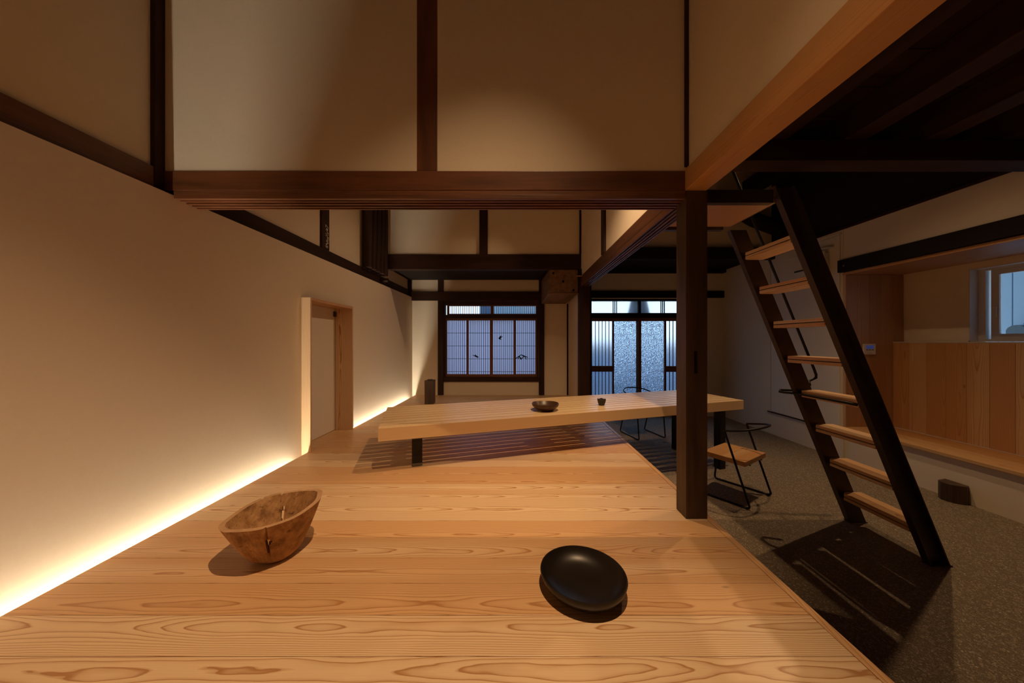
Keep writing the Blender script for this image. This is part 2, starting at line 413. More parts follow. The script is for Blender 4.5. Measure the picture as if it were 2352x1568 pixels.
# ================================================================== TIMBERS
def timber(name, mb, mat, label, cat='beam', group=None, bevel=.004):
    return tag(mb.build(name, mat, bevel=bevel), label, cat, group)
XB = -1.985
timber('wall_beam', B(-2.05, XB, YR, 1.72, 1.822, 1.962), wood('red', 'Y'), 'dark brown beam along the left wall, in front of the cross beam')
timber('wall_beam', B(-2.05, XB, 1.86, YB - .01, 1.826, 1.965), wood('old', 'Y'), 'dark beam along the left wall, behind the cross beam')
timber('corner_post', B(-2.06, XB + .002, 1.722, 1.858, 1.83, ZC - .01), wood('old', 'Z'), 'slim dark post in the upper left corner of the near wall', 'post')
timber('cross_beam', B(XB + .003, .959, YF, 1.86, 1.851, 1.962), wood('red', 'X'), 'long reddish brown cross beam spanning from left wall to the square post')
# grooved head rail below the cross beam
hr = thing('head_rail', (-.5, 1.82, 1.80), 'grooved sliding door head rail under the reddish cross beam', 'door rail')
B(XW + .002, .958, YF + .002, 1.90, 1.828, 1.850).build('rail_body', wood('red', 'X'), hr)
for i, yv in enumerate((YF + .002, 1.800, 1.833, 1.866, 1.893)):
    B(XW + .002, .958 if i == 0 else .962, yv, yv + (.022 if i == 0 else .012), 1.806 - .0015 * i, 1.828).build('groove_strip', wood('red', 'X'), hr, bevel=.001)
timber('upper_post', B(-.559, -.441, YF + .006, 1.80, 1.963, ZC - .01), wood('red', 'Z'), 'broad brown post standing on middle of the cross beam', 'post')
timber('upper_post', B(.955, .972, YF - .012, YF + .05, 1.985, ZC - .01), wood('old', 'Z'), 'thin dark post in upper corner above the pale beam end', 'post')
# main square post with a mortise slot
def post_mesh():
    m = MB(); x = [.961, 1.0065, 1.0275, 1.081]; z = [0.002, .82, .946, 1.8485]; y0, y1, yc = YF, 1.868, YF + .035
    for i in range(3):
        for j in range(3):
            if i == 1 and j == 1: continue
            m.add([(x[i], y0, z[j]), (x[i + 1], y0, z[j]), (x[i + 1], y0, z[j + 1]), (x[i], y0, z[j + 1])], [(0, 1, 2, 3)])
    a, b, c, d_ = x[1], x[2], z[1], z[2]
    m.add([(a, y0, c), (b, y0, c), (b, y0, d_), (a, y0, d_), (a, yc, c), (b, yc, c), (b, yc, d_), (a, yc, d_)],
          [(0, 4, 5, 1), (1, 5, 6, 2), (2, 6, 7, 3), (3, 7, 4, 0), (4, 7, 6, 5)])
    X0, X1, Z0, Z1 = x[0], x[3], z[0], z[3]
    m.add([(X0, y0, Z0), (X1, y0, Z0), (X1, y0, Z1), (X0, y0, Z1), (X0, y1, Z0), (X1, y1, Z0), (X1, y1, Z1), (X0, y1, Z1)],
          [(0, 4, 7, 3), (1, 2, 6, 5), (4, 5, 6, 7), (0, 1, 5, 4), (3, 7, 6, 2)])
    return m
po = thing('square_post', (1.02, 1.815, 0), 'weathered square brown post at the floor edge, with a narrow mortise slot', 'post')
post_mesh().build('shaft', wood('post', 'Z'), po)
# pale new beam toward the camera
pb = MB().hexa([(.920, YR, 1.851), (1.077, YR, 1.851), (1.077, 1.868, 1.851), (.957, 1.868, 1.851),
                (.920, YR, 2.0), (1.077, YR, 2.0), (1.077, 1.868, 1.966), (.957, 1.868, 1.966)])
timber('pale_beam', pb, wood('beamnew', 'Y'), 'new pale orange timber beam running from square post toward the viewer', bevel=.002)
# side beam running back from the post
sb = thing('side_beam', (1.02, 3.2, 1.80), 'dark brown beam with door grooves running back from the square post', 'beam')
B(.963, 1.085, 1.872, 4.62, 1.855, 1.962).build('beam_body', wood('darkred', 'Y'), sb, bevel=.004)
for i, xv in enumerate((.963, .992, 1.022, 1.052, 1.075)):
    B(xv, xv + .012, 1.872, 4.62, 1.812, 1.855).build('groove_strip', wood('red' if i == 2 else 'darkred', 'Y'), sb, bevel=.001)
timber('rear_post', B(.945, 1.103, 4.62, 4.75, 0.002, 2.072), wood('old', 'Z'), 'dark square post at the far end of the side beam', 'post')
# alcove partition timbers
timber('alcove_beam', B(-1.90, .975, 4.655, 4.77, 2.075, 2.30), wood('old', 'X'), 'thick dark beam over the alcove opening')
timber('alcove_stud', B((1101 - 1184) / F * 4.66, (1120 - 1184) / F * 4.66, 4.66, 4.72, 2.301, ZC - .01), wood('old', 'Z'), 'dark stud above the middle of the alcove beam', 'post')
timber('alcove_stud', B(.955, .977, 4.640, 4.69, 2.301, ZC - .01), wood('old', 'Z'), 'thin dark stud at right end of the alcove beam', 'post')
timber('wall_stud', B(-2.04, XB, 3.215, 3.34, 1.967, ZC - .01), wood('old', 'Z'), 'dark stud on upper left wall with faded white characters', 'post')
for o_ in [x for x in COL.objects if x.name.startswith('wall_stud')]:
    st = o_
random.seed(3)
mk = MB()
for i in range(16):
    z = 1.985 + i * .0150
    yb = 3.268
    for q in range(3):
        a = random.uniform(0, .045); l_ = random.uniform(.010, .026)
        if random.random() < .6: mk.box(XB, XB + .0012, yb + a, yb + a + l_, z + q * .0045, z + q * .0045 + .0036)
        else: mk.box(XB, XB + .0012, yb + a, yb + a + .005, z, z + .012)
mk.build('faded_writing', PALE, st)
timber('side_stud', B(.955, .985, 3.38, 3.50, 1.964, ZC - .01), wood('old', 'Z'), 'dark stud above the side beam', 'post')
# dark poles bunched on upper left wall
pg = 'dark poles bunched on the upper left wall'
for i in range(5):
    yy = 4.09 + i * .128
    m = MB(); m.tube([(-1.935, yy, 1.968), (-1.935, yy, 2.6), (-1.935, yy, ZC - .02)], .058, 10)
    lab = ['nearest dark pole of the bunch on upper left wall', 'second dark pole from the front on upper left wall', 'middle dark pole of the bunch on upper left wall',
           'fourth dark pole from the front, near the alcove', 'farthest dark pole of the bunch, touching the alcove beam'][i]
    tag(m.build('dark_pole', wood('old', 'Z'), smooth=True), lab, 'pole', pg)
m = MB(); m.tube([(-1.984, 4.60, 1.90), (-1.87, 4.60, 1.90)], .028, 12)
tag(m.build('round_peg', wood('old', 'X'), smooth=True), 'short round dark peg on the wall beam below the bunched poles', 'peg')
# old cut beam block
bk = thing('beam_stub', (.73, 5.0, 1.72), 'old brown cut beam end with peg holes beside the rear post', 'beam')
XB0 = .50
mm = MB().hexa([(XB0, 4.66, 1.72), (.937, 4.66, 1.72), (.937, YB - .01, 1.70), (XB0 - .02, YB - .01, 1.70),
                (XB0, 4.66, 2.072), (.937, 4.66, 2.072), (.937, YB - .01, 2.14), (XB0 - .02, YB - .01, 2.14)])
mm.build('timber', wood('block', 'Y'), bk, bevel=.012)
for (px_, py_) in ((1271, 627), (1294, 646), (1317.5, 666)):
    x_ = (px_ - 1184) / F * 4.655; z_ = 1 + (784 - py_) / F * 4.655
    MB().tube([(x_, 4.650, z_), (x_, 4.66, z_)], .015, 12).build('peg_hole', VOIDM, bk)
B(XB0 - .0, .937, 4.64, 4.66, 1.70, 1.725).build('lower_lip', wood('block', 'X'), bk, bevel=.006)
tag(MB().hexa([(.905, 4.50, 1.935), (.96, 4.50, 1.935), (.96, 4.66, 1.965), (.905, 4.66, 1.965), (.905, 4.50, 1.95), (.96, 4.50, 1.95), (.96, 4.66, 1.98), (.905, 4.66, 1.98)]).build('wood_shim', wood('beamnew', 'Y')),
    'small orange wood wedge tucked beside the cut beam end', 'wedge')

# header and joists of the loft on the right
timber('header_beam', B(1.081, XR + .01, YF, 1.885, 2.02, 2.137), wood('old', 'X'), 'dark horizontal beam under the loft joists at upper right')
jl = ['dark loft joist nearest the pale beam', 'second dark loft joist from the pale beam', 'third dark loft joist from the pale beam', 'fourth dark loft joist from the pale beam',
      'fifth dark loft joist from the pale beam', 'dark loft joist nearest the right wall']
for i, xv in enumerate((1.41, 1.86, 2.31, 2.76, 3.21, 3.66)):
    timber('loft_joist', B(xv, xv + .12, YR, 1.93, 2.139, 2.298), wood('old', 'Y'), jl[i], group='loft joists')
lf = thing('loft_floor', (2.4, 0, 2.3), 'dark boards of the loft floor seen from below', 'loft floor')
B(1.08, XR + .01, 1.932, 1.95, 2.138, 2.299).build('dark_infill', wood('black', 'X'), lf)  # added black sheet, keeps the gaps between joists dark above the header
k0 = None; yy = YR
while yy < 1.95:
    y1 = min(yy + .21, 1.95)
    if k0 is None: k0 = B(1.10, XR + .01, yy + .003, y1 - .003, 2.30, 2.325).build('plank', wood('old', 'X'), lf)
    elif y1 - yy > .2: inst(k0, 'plank', ((1.10 + XR + .01) / 2, (yy + y1) / 2, 2.3125), lf)
    else: B(1.10, XR + .01, yy + .003, y1, 2.30, 2.325).build('plank', wood('old', 'X'), lf)
    yy = y1
timber('entrance_beam', B(1.10, XR - .002, 4.66, 4.74, 2.23, 2.405), wood('black', 'X'), 'black beam crossing above the entrance')
timber('entrance_beam', B(1.08, XR - .002, YB - .10, YB - .002, 2.27, 2.335), wood('black', 'X'), 'black beam high on back wall above the entrance', bevel=.003)
timber('entrance_lintel', B(DX0 - .05, XR - .004, YB - .05, YB + .0, bz(684), bz(668.5)), wood('black', 'X'), 'black lintel board just above the entrance transom')
m = MB(); m.tube([(2.9, 4.58, 3.1), (3.2, 4.58, 2.95), (3.5, 4.58, 2.78), (3.86, 4.58, 2.64)], .10, 12)
tag(m.build('log_brace', wood('black', 'X'), smooth=True), 'curved black log brace behind the top of the ladder', 'brace')
timber('eaves_beam', B(3.42, 3.6, 1.95, 4.72, 3.2, 3.4), wood('black', 'Y'), 'black beam high beyond the loft')
tag(B(3.6, 3.89, 1.95, 4.72, 3.36, 3.4).build('eaves_board', wood('black', 'Y')), 'black board beside the high eaves beam', 'board')

# back wall timbers
def tr(n, mb, mat): return tag(mb.build('trim_%d' % n, mat, bevel=.003), kind='structure')
tr(2, B(-2.0, .97, YB - .045, YB - .002, bz(690.5), bz(670.5)), wood('old', 'X'))
tr(3, B(bx(1006.5), bx(1019), YB - .035, YB - .001, .002, 2.148), wood('old', 'Z'))
tr(4, B(bx(1237.5), bx(1250), YB - .035, YB - .001, .002, 2.148), wood('old', 'Z'))
tr(5, B(.958, .984, YB - .03, YB - .001, .002, 1.70), wood('old', 'Z'))
tr(6, B(DX0 - .36, DX0 - .002, YB - .06, YB - .001, ZD + .002, 2.26), wood('black', 'Z'))
tr(7, B(XB - .02, XB + .045, YB - .03, YB - .001, 1.83, 2.148), wood('old', 'Z'))

# ================================================================== WINDOW 1 (shoji)
w1 = thing('window_1', (bx(1128), YB, WZ0), 'wide shoji window with bird cutouts in the back wall', None, kind='structure')
DK = wood('old', 'X'); DKz = wood('old', 'Z'); SH = wood('sash', 'X'); SHz = wood('sash', 'Z')
B(WX0, WX1, YB - .03, YB + .10, WZ0, bz(865.5)).build('sill', DK, w1, bevel=.003)
B(WX0, WX1, YB - .012, YB + .10, bz(700), WZ1).build('head', DK, w1, bevel=.003)
B(WX0, WX1, YB - .02, YB + .10, bz(731), bz(723)).build('middle_rail', DK, w1, bevel=.003)
B(WX0, bx(1022.5), YB - .012, YB + .10, bz(865.5), bz(700)).build('side_frame', DKz, w1)
B(bx(1233.5), WX1, YB - .012, YB + .10, bz(865.5), bz(700)).build('side_frame', DKz, w1)
# transom lights
for (a, b_) in ((1026, 1129), (1129, 1233)):
    g = MB()
    xa, xb = bx(a), bx(b_)
    g.box(xa, xb, YB + .02, YB + .045, bz(702.5), bz(700)); g.box(xa, xb, YB + .02, YB + .045, bz(723), bz(720))
    g.box(xa, xa + .04, YB + .02, YB + .045, bz(720), bz(702.5)); g.box(xb - .02, xb, YB + .02, YB + .045, bz(720), bz(702.5))
    s_ = g.build('transom_sash', SH, w1)
    B(xa + .04, xb - .02, YB + .03, YB + .034, bz(720), bz(702.5)).build('pane', GLASSC, s_)
g = MB()
n = 46
for i in range(n + 1):
    x = bx(1030) + (bx(1232) - bx(1030)) * i / n
    g.box(x - .0045, x + .0045, YB + .065, YB + .08, bz(722), bz(700))
tag(g.build('transom_lattice', DKz, w1), kind='stuff')
ed = [1022.5, 1074.0, 1128.5, 1181.5, 1233.5]
zs0, zs1 = bz(865.5), bz(731)
hb = vb = None
panels = []
for i in range(4):
    xa, xb = bx(ed[i]), bx(ed[i + 1]); yo = YB + (.006 if i in (1, 2) else .032)
    if i in (1, 2): xa -= .012 if i == 1 else 0; xb += .012 if i == 2 else 0
    g = MB(); sw = .028
    g.box(xa, xa + sw, yo, yo + .024, zs0, zs1); g.box(xb - sw, xb, yo, yo + .024, zs0, zs1)
    g.box(xa + sw, xb - sw, yo, yo + .024, zs1 - .035, zs1); g.box(xa + sw, xb - sw, yo, yo + .024, zs0, zs0 + .05)
    sa = g.build('shoji_panel', SHz, w1)
    B(xa + sw, xb - sw, yo + .018, yo + .020, zs0 + .05, zs1 - .035).build('paper', PAPER, sa)
    zl, zh = zs0 + .05, zs1 - .035
    nb = 9
    for j in range(1, nb + 1):
        x = xa + sw + (xb - xa - 2 * sw) * j / (nb + 1)
        if vb is None: vb = B(x - .0038, x + .0038, yo + .006, yo + .0175, zl, zh).build('lattice_bar', DKz, sa)
        else: inst(vb, 'lattice_bar', (x, yo + .01175, (zl + zh) / 2), sa)
    for fr in (.765, .525, .285, .045):
        z = zl + (zh - zl) * fr
        B(xa + sw, xb - sw, yo + .004, yo + .0175, z - .0035, z + .0035).build('cross_bar', DK, sa)
    panels.append((sa, yo, xa, xb))
def cut(name, pts, sa, yo, label):
    """flat cutout fixed on the lattice; pts in photograph units on this wall"""
    poly = [(bx(p[0]), bz(p[1])) for p in pts]
    ob = MB().prism(poly, yo - .003, yo + .003, 'XZ').build(name, INK, sa)
    ob['label'] = label; return ob
U = lambda l: [(1000 + a / 6.03, 660 + b / 6.03) for a, b in l]
cut('bird_cutout', U([(865, 702), (880, 697), (888, 690), (897, 672), (916, 660), (905, 682), (938, 672), (918, 690), (906, 700), (900, 708), (922, 722), (898, 722), (882, 712)]), panels[2][0], panels[2][1], 'black flying bird cutout, wings up')
cut('bird_cutout', U([(508, 938), (525, 936), (545, 940), (556, 926), (562, 942), (585, 950), (602, 972), (583, 964), (588, 978), (568, 968), (550, 956), (530, 946)]), panels[1][0], panels[1][1], 'black gliding bird cutout, lower')
def strokes(segs, wdt, sa, yo, label):
    m = MB()
    for (a, b_) in segs:
        p = Vector((bx(a[0]), 0, bz(a[1]))); q = Vector((bx(b_[0]), 0, bz(b_[1]))); dd = (q - p).normalized(); nn = Vector((-dd.z, 0, dd.x)) * wdt
        m.add([(v.x, yv, v.z) for yv in (yo - .003, yo + .003) for v in (p - nn, p + nn, q + nn, q - nn)],
              [(0, 1, 2, 3), (7, 6, 5, 4), (0, 4, 5, 1), (1, 5, 6, 2), (2, 6, 7, 3), (3, 7, 4, 0)])
    ob = m.build('mountain_cutout', INK, sa); ob['label'] = label
pts = U([(1105, 988), (1190, 932), (1282, 970), (1140, 992), (1165, 955), (1185, 998), (1170, 960), (1225, 955), (1190, 992), (1262, 995), (1235, 955), (1150, 965)])
a = pts
strokes([(a[0], a[1]), (a[1], a[2]), (a[3], a[4]), (a[4], a[5]), (a[5], a[7]), (a[7], a[10]), (a[10], a[9]), (a[1], a[7]), (a[8], a[6])], .007, panels[3][0], panels[3][1], 'black mountain outline cutout')

# ================================================================== ENTRANCE (doors and transom)
w2 = thing('window_2', (bx(1470), YB, bz(722)), 'bright transom window above the entrance doors', None, kind='structure')
BK = wood('black', 'X'); BKz = wood('black', 'Z')
B(DX0, DX1, YB, YB + .1, bz(690.5), DZ1).build('head', BK, w2)
B(DX0, DX1, YB - .01, YB + .1, bz(730), bz(718.5)).build('middle_rail', BK, w2, bevel=.003)
for a, b_ in ((1357, 1359), (1467, 1472.5), (1581, 1583)):
    B(bx(a), bx(b_), YB, YB + .1, bz(718.5), bz(690.5)).build('upright', BKz, w2)
B(bx(1359), bx(1467), YB + .05, YB + .055, bz(718.5), bz(690.5)).build('pane', GLASSF, w2)
B(bx(1472.5), bx(1581), YB + .05, YB + .055, bz(718.5), bz(690.5)).build('pane', GLASSF, w2)
for a in (1409.5, 1413.5, 1417.5, 1520, 1524, 1528):
    B(bx(a) - .006, bx(a) + .006, YB + .02, YB + .04, bz(718.5), bz(690.5)).build('glazing_bar', BKz, w2)

def slide_door(n, edges, yo, label):
    dr = thing('door_%d' % n, (bx(edges[0]), yo, ZD), label, None, kind='structure')
    x0, x1 = bx(edges[0]), bx(edges[-1]); zt, zb = bz(730), ZD + .004
    lat, sti, gl = edges[1], edges[2], edges[3]
    g = MB()
    # stiles
    for a, b_ in edges[4]: g.box(bx(a), bx(b_), yo, yo + .035, zb, zt)
    g.box(x0, x1, yo + .001, yo + .034, bz(737), zt); g.box(x0, x1, yo + .001, yo + .034, zb, zb + .16)
    g.box(bx(lat[0]), bx(lat[1]), yo + .002, yo + .03, bz(854), bz(840.5))
    g.build('door_frame', SHz, dr, bevel=.002)
    B(bx(gl[0]), bx(gl[1]), yo + .015, yo + .020, zb + .16, bz(737)).build('glass_pane', GLASSP, dr)
    B(bx(lat[0]), bx(lat[1]), yo + .020, yo + .024, bz(840.5), bz(737)).build('glass_pane', GLASSF, dr)
    B(bx(lat[0]), bx(lat[1]), yo + .020, yo + .024, zb + .16, bz(854)).build('glass_pane', GLASSF, dr)
    src = {}
    for j in range(1, 6):
        x = bx(lat[0] + (lat[1] - lat[0]) * j / 6)
        for (za, zc) in ((bz(840.5), bz(737)), (zb + .16, bz(854))):
            if za in src: inst(src[za], 'lattice_bar', (x, yo + .009, (za + zc) / 2), dr)
            else: src[za] = B(x - .005, x + .005, yo + .002, yo + .016, za, zc).build('lattice_bar', BKz, dr)
    # wavy inlay twigs
    return dr
slide_door(1, [1357.5, (1361.5, 1408.5), 0, (1412.5, 1464.5), [(1357.5, 1361.5), (1408.5, 1412.5), (1464.5, 1470)], 1470], YB + .045, 'left entrance sliding door of pebbled glass and lattice')
slide_door(2, [1466, (1531, 1578), 0, (1473.5, 1526.5), [(1466, 1473.5), (1526.5, 1531), (1578, 1582.5)], 1582.5], YB + .004, 'right entrance sliding door of pebbled glass and lattice')

# ================================================================== DOOR 3 (low door in left wall)
d3 = thing('door_3', (XW, 3.2, 0), 'low white door with thick cedar frame in the left wall', None, kind='structure')
CZ = wood('cedar', 'Z'); CY = wood('cedar', 'Y')
B(-2.046, -1.850, door_y0 - .020, door_y0, -.07, 1.398).build('jamb', CZ, d3, bevel=.0015)
B(-2.046, -1.850, door_y1, door_y1 + .022, -.07, 1.398).build('jamb', CZ, d3, bevel=.0015)
B(-2.046, -1.850, door_y0, door_y1, 1.370, 1.398).build('lintel', CY, d3, bevel=.0015)
B(-2.09, -2.048, door_y0 + .001, door_y1 - .001, .003, 1.369).build('door_panel', WHITEP, d3)
B(-2.047, -2.030, 3.515, 3.548, 1.28, 1.335).build('latch', DARKPL, d3)

# ================================================================== RIGHT ALCOVE: bench, panelling, window
bn = thing('bench', (4.15, 1.5, -.03), 'long built-in bench seat of orange boards along the right wall', 'bench')
xs = [3.865, 4.01, 4.155, 4.30, 4.438]
for a, b_ in zip(xs[:-1], xs[1:]):
    B(a, b_ - .002, YR + .01, 3.68, -.033, -.003).build('seat_board', wood('bench', 'Y'), bn, bevel=.002)
bp = thing('wainscot', (4.45, 1.5, 0), 'upright orange board backrest above the bench', 'panelling')
yy = 3.68; k0 = None
while yy > YR + .2:
    if k0 is None: k0 = B(4.44, 4.46, yy - .149, yy - .001, -.002, .985).build('panel_board', wood('bench', 'Z'), bp, bevel=.001)
    else: inst(k0, 'panel_board', (4.45, yy - .075, (.985 - .002) / 2), bp)
    yy -= .15
B(4.438, 4.569, YR + .1, 3.68, .986, .997).build('ledge', ALU, bp)
ck = thing('alcove_lining', (4.2, 3.69, 0), 'upright brown boards lining the far end of the bench alcove', 'panelling')
xx = 3.885; k0 = None
for i in range(5):
    x1 = min(xx + .14, 4.568)
    ob = B(xx, x1 - .001, 3.682, 3.704, -.034, 1.785).build('panel_board', wood('cheek', 'Z'), ck, bevel=.001); xx = x1
tag(B(3.875, 4.57, YR, 3.70, 1.787, 1.815).build('soffit_board', wood('cheek', 'Y'), bevel=.002), 'brown soffit board over the bench alcove', 'board')
tag(B(3.868, 3.884, YR, 3.70, 1.783, 1.812).build('soffit_trim', wood('bench', 'Y'), bevel=.002), 'pale wooden edge strip under the black lintel', 'trim')
tag(B(3.877, 3.884, 3.675, 3.704, -.03, 1.783).build('alcove_edge', wood('bench', 'Z')), 'thin upright wooden edge at the far end of the alcove', 'trim')
ln = thing('black_lintel', (3.87, 1.2, 1.82), 'long black lintel over the bench alcove, bolted at its far end', 'beam')
B(3.840, XR + .05, YR, 3.735, 1.818, 1.962).build('lintel_bar', wood('black', 'Y'), ln, bevel=.004)
MB().tube([(3.834, 3.66, 1.885), (3.842, 3.66, 1.885)], .010, 10).build('bolt', WORN, ln)
# thermostat
th = thing('thermostat', (4.15, 3.68, .85), 'white wall controller with small blue screen at the alcove end', 'thermostat')
B(4.08, 4.222, 3.664, 3.681, .848, .972).build('case', WHITEPL, th, bevel=.004)
B(4.108, 4.195, 3.662, 3.665, .915, .955).build('screen', LCD, th)
for i in range(3): B(4.108 + i * .032, 4.128 + i * .032, 3.661, 3.665, .898, .906).build('button', DARKPL, th)
B(4.125, 4.175, 3.663, 3.665, .862, .865).build('name_line', DARKPL, th)
sw = thing('light_switch', (4.225, 3.68, .40), 'small beige switch plate below the thermostat', 'switch')
B(4.19, 4.26, 3.673, 3.681, .40, .52).build('plate', plain('switch_tan', (.45, .27, .13), .5), sw, bevel=.003)
B(4.212, 4.238, 3.670, 3.674, .44, .48).build('rocker', WHITEPL, sw)
# window 3
w3 = thing('window_3', (4.62, 2.7, .99), 'white framed sliding window over the bench', None, kind='structure')
y0w, y1w, z0w, z1w = 2.20, 3.156, .999, 1.725
B(4.571, 4.66, 3.148, 3.156, z0w, z1w).build('side_reveal', ALU, w3)
B(4.571, 4.66, y0w, y1w, z1w - .008, z1w).build('head_reveal', ALU, w3)
B(4.571, 4.66, y0w, y1w, z0w, z0w + .008).build('sill', ALU, w3)
g = MB(); g.box(4.655, 4.74, 3.10, 3.148, z0w, z1w); g.box(4.655, 4.74, y0w, y0w + .04, z0w, z1w)
g.box(4.655, 4.74, y0w, 3.10, z0w, z0w + .025); g.box(4.655, 4.74, y0w, 3.10, z1w - .025, z1w)
g.build('outer_frame', ALU, w3, bevel=.002)
def sash(ya, yb, xo):
    g = MB(); zl, zh = z0w + .025, z1w - .025; f_ = .052
    g.box(xo, xo + .03, ya, ya + f_, zl, zh); g.box(xo, xo + .03, yb - f_, yb, zl, zh)
    g.box(xo, xo + .03, ya + f_, yb - f_, zl, zl + .05); g.box(xo, xo + .03, ya + f_, yb - f_, zh - .05, zh)
    s_ = g.build('sash', ALU, w3, bevel=.002)
    B(xo + .012, xo + .016, ya + f_, yb - f_, zl + .05, zh - .05).build('pane', GLASSC, s_); return s_
sash(2.62, 3.075, 4.672); sash(2.24, 2.70, 4.705)
g = MB(); g.box(4.664, 4.672, 3.035, 3.062, 1.24, 1.34); g.build('pull', ALU, w3, bevel=.002)

# ================================================================== OUTSIDE
SID = plain('blue_grey_siding', (.42, .60, .76), .6)
sd = thing('neighbour_wall', (5.75, 3, -.5), 'pale blue ribbed siding of neighbouring house outside right window', 'wall')
k0 = None
for i in range(26):
    yv = 1.2 + i * .11
    if k0 is None: k0 = B(5.75, 5.79, yv + .004, yv + .106, -.5, 3.2).build('siding_panel', SID, sd, bevel=.004)
    else: inst(k0, 'siding_panel', (5.77, yv + .055, 1.35), sd)
B(5.79, 5.9, 1.2, 4.06, -.5, 3.2).build('backing', plain('siding_back', (.2, .26, .32), .8), sd)
mt = thing('gas_meter', (5.6, 3.3, 1.0), 'dark meter box with pipes on siding outside right window', 'meter')
MTR = plain('meter_grey', (.10, .14, .17), .5)
B(5.62, 5.74, 3.23, 3.47, 1.03, 1.22).build('case', MTR, mt, bevel=.02)
MB().tube([(5.60, 3.50, 1.11), (5.74, 3.50, 1.11)], .075, 14).build('drum', MTR, mt, smooth=True)
MB().tube([(5.68, 3.35, 1.02), (5.68, 3.30, .94), (5.72, 3.18, .93), (5.72, 3.12, 1.0), (5.72, 3.12, 1.24), (5.72, 3.19, 1.25)], .008, 8).build('pipe', MTR, mt, smooth=True)
MB().tube([(5.68, 3.44, 1.02), (5.69, 3.47, .95), (5.72, 3.40, .93)], .008, 8).build('pipe', MTR, mt, smooth=True)
gl_ = tag(B(-8, 12, YB + .15, 22, -.52, -.42).build('street', plain('asphalt', (.09, .11, .14), .9)), 'dark street outside the entrance', 'street', kind='structure')
hs = thing('glass_backdrop', (2.2, 11, -.42), 'added low grey blue backdrop that darkens the lower entrance glass', 'wall')  # added backdrop, its low top sets the bright-to-dark gradient in the door glass
B(-1.2, 7.5, 11.0, 11.3, -.42, .85).build('backdrop_slab', plain('backdrop_blue', (.16, .26, .40), .8), hs)
B(-1.3, 7.6, 10.7, 11.4, .85, .93).build('backdrop_cap', plain('backdrop_cap_blue', (.25, .34, .45), .8), hs)
ch = thing('street_shed', (-.9, 8, -.42), 'blue grey ribbed shed outside the shoji window', 'shed')
B(-.57, 1.35, 7.6, 7.7, -.42, 2.6).build('shed_wall', plain('shed_blue', (.40, .58, .72), .7), ch)
B(-.93, -.50, 8.2, 8.3, -.42, 2.3).build('shed_wall', plain('shed_dark', (.10, .16, .24), .7), ch)
lt = thing('entrance_lantern', (bx(1469), YB + .5, 1.4), 'dark tapered lantern hanging outside the entrance transom', 'lantern')
m = MB()
cx_ = (1468 - 1184) / F * 6.2
ring = lambda r_, z: [(cx_ + r_ * math.cos(t_ * PI / 8), 6.22 + r_ * .6 * math.sin(t_ * PI / 8), z) for t_ in range(16)]
R0, R1, R2_ = ring(.23, 1.50), ring(.15, 1.86), ring(.10, 1.95)
m.add(R0 + R1 + R2_, [(i, (i + 1) % 16, 16 + (i + 1) % 16, 16 + i) for i in range(16)] + [(16 + i, 16 + (i + 1) % 16, 32 + (i + 1) % 16, 32 + i) for i in range(16)] + [tuple(range(16))[::-1], tuple(range(32, 48))])
m.build('shade', DARKPL, lt)
MB().tube([(cx_, 6.22, 1.95), (cx_, 6.22, 2.5), (cx_, 5.961, 2.5)], .008, 6).build('rod', DARKPL, lt)

# ================================================================== TABLE
A_ = Vector((-1.028, 2.339)); B_ = Vector((-1.246, 3.069)); C_ = Vector((2.526, 3.462))
ux = (C_ - A_).normalized(); TL = (C_ - A_).length; uy = Vector((-ux.y, ux.x)); TW = .80
tang = math.atan2(ux.y, ux.x)
tb = thing('long_table', (A_.x, A_.y, 0), 'long low pale slatted table spanning the plank floor and earthen floor', 'table')
tb.rotation_euler.z = tang
class LMB(MB): local = True
def lbuild(mb, name, mat, parent, bevel=0, smooth=False):
    """mesh given in the parent's local axes"""
    xs_ = list(zip(*mb.v)); c = Vector([(min(a) + max(a)) / 2 for a in xs_])
    mb.v = [tuple(Vector(p) - c) for p in mb.v]
    me = bpy.data.meshes.new(name); me.from_pydata(mb.v, [], mb.f); me.update()
    bm = bmesh.new(); bm.from_mesh(me); bmesh.ops.recalc_face_normals(bm, faces=bm.faces); bm.to_mesh(me); bm.free()
    if smooth:
        for p in me.polygons: p.use_smooth = True
        try: me.set_sharp_from_angle(angle=math.radians(40))
        except Exception: pass
    me.materials.append(mat)
    ob = bpy.data.objects.new(name, me); COL.objects.link(ob); ob.parent = parent; ob.location = c
    if bevel:
        md = ob.modifiers.new('bevel', 'BEVEL'); md.width = bevel; md.segments = 2; md.limit_method = 'ANGLE'
    return ob
ZT = .35; NS = 9; gap = .014
sw_ = (TW - gap * (NS - 1)) / NS
for i in range(NS):
    v0 = i * (sw_ + gap)
    if i in (0, NS - 1): lbuild(MB().box(0, TL, v0, v0 + sw_ * .42 if i == 0 else v0 + sw_, ZT - .10, ZT) if i == 0 else MB().box(0, TL, v0 + sw_ * .58, v0 + sw_, ZT - .10, ZT), 'edge_beam', wood('table', 'X'), tb, bevel=.002)
    if i == 0: lbuild(MB().box(0, TL, v0 + sw_ * .42 + .001, v0 + sw_, ZT - .008, ZT), 'table_slat', wood('table', 'X'), tb, bevel=.0015)
    elif i == NS - 1: lbuild(MB().box(0, TL, v0, v0 + sw_ * .58 - .001, ZT - .008, ZT), 'table_slat', wood('table', 'X'), tb, bevel=.0015)
    else: lbuild(MB().box(0, TL, v0, v0 + sw_, ZT - .008, ZT), 'table_slat', wood('table', 'X'), tb, bevel=.0015)
def tloc(x, y_):
    d_ = Vector((x, y_)) - A_; return d_.dot(ux), d_.dot(uy)
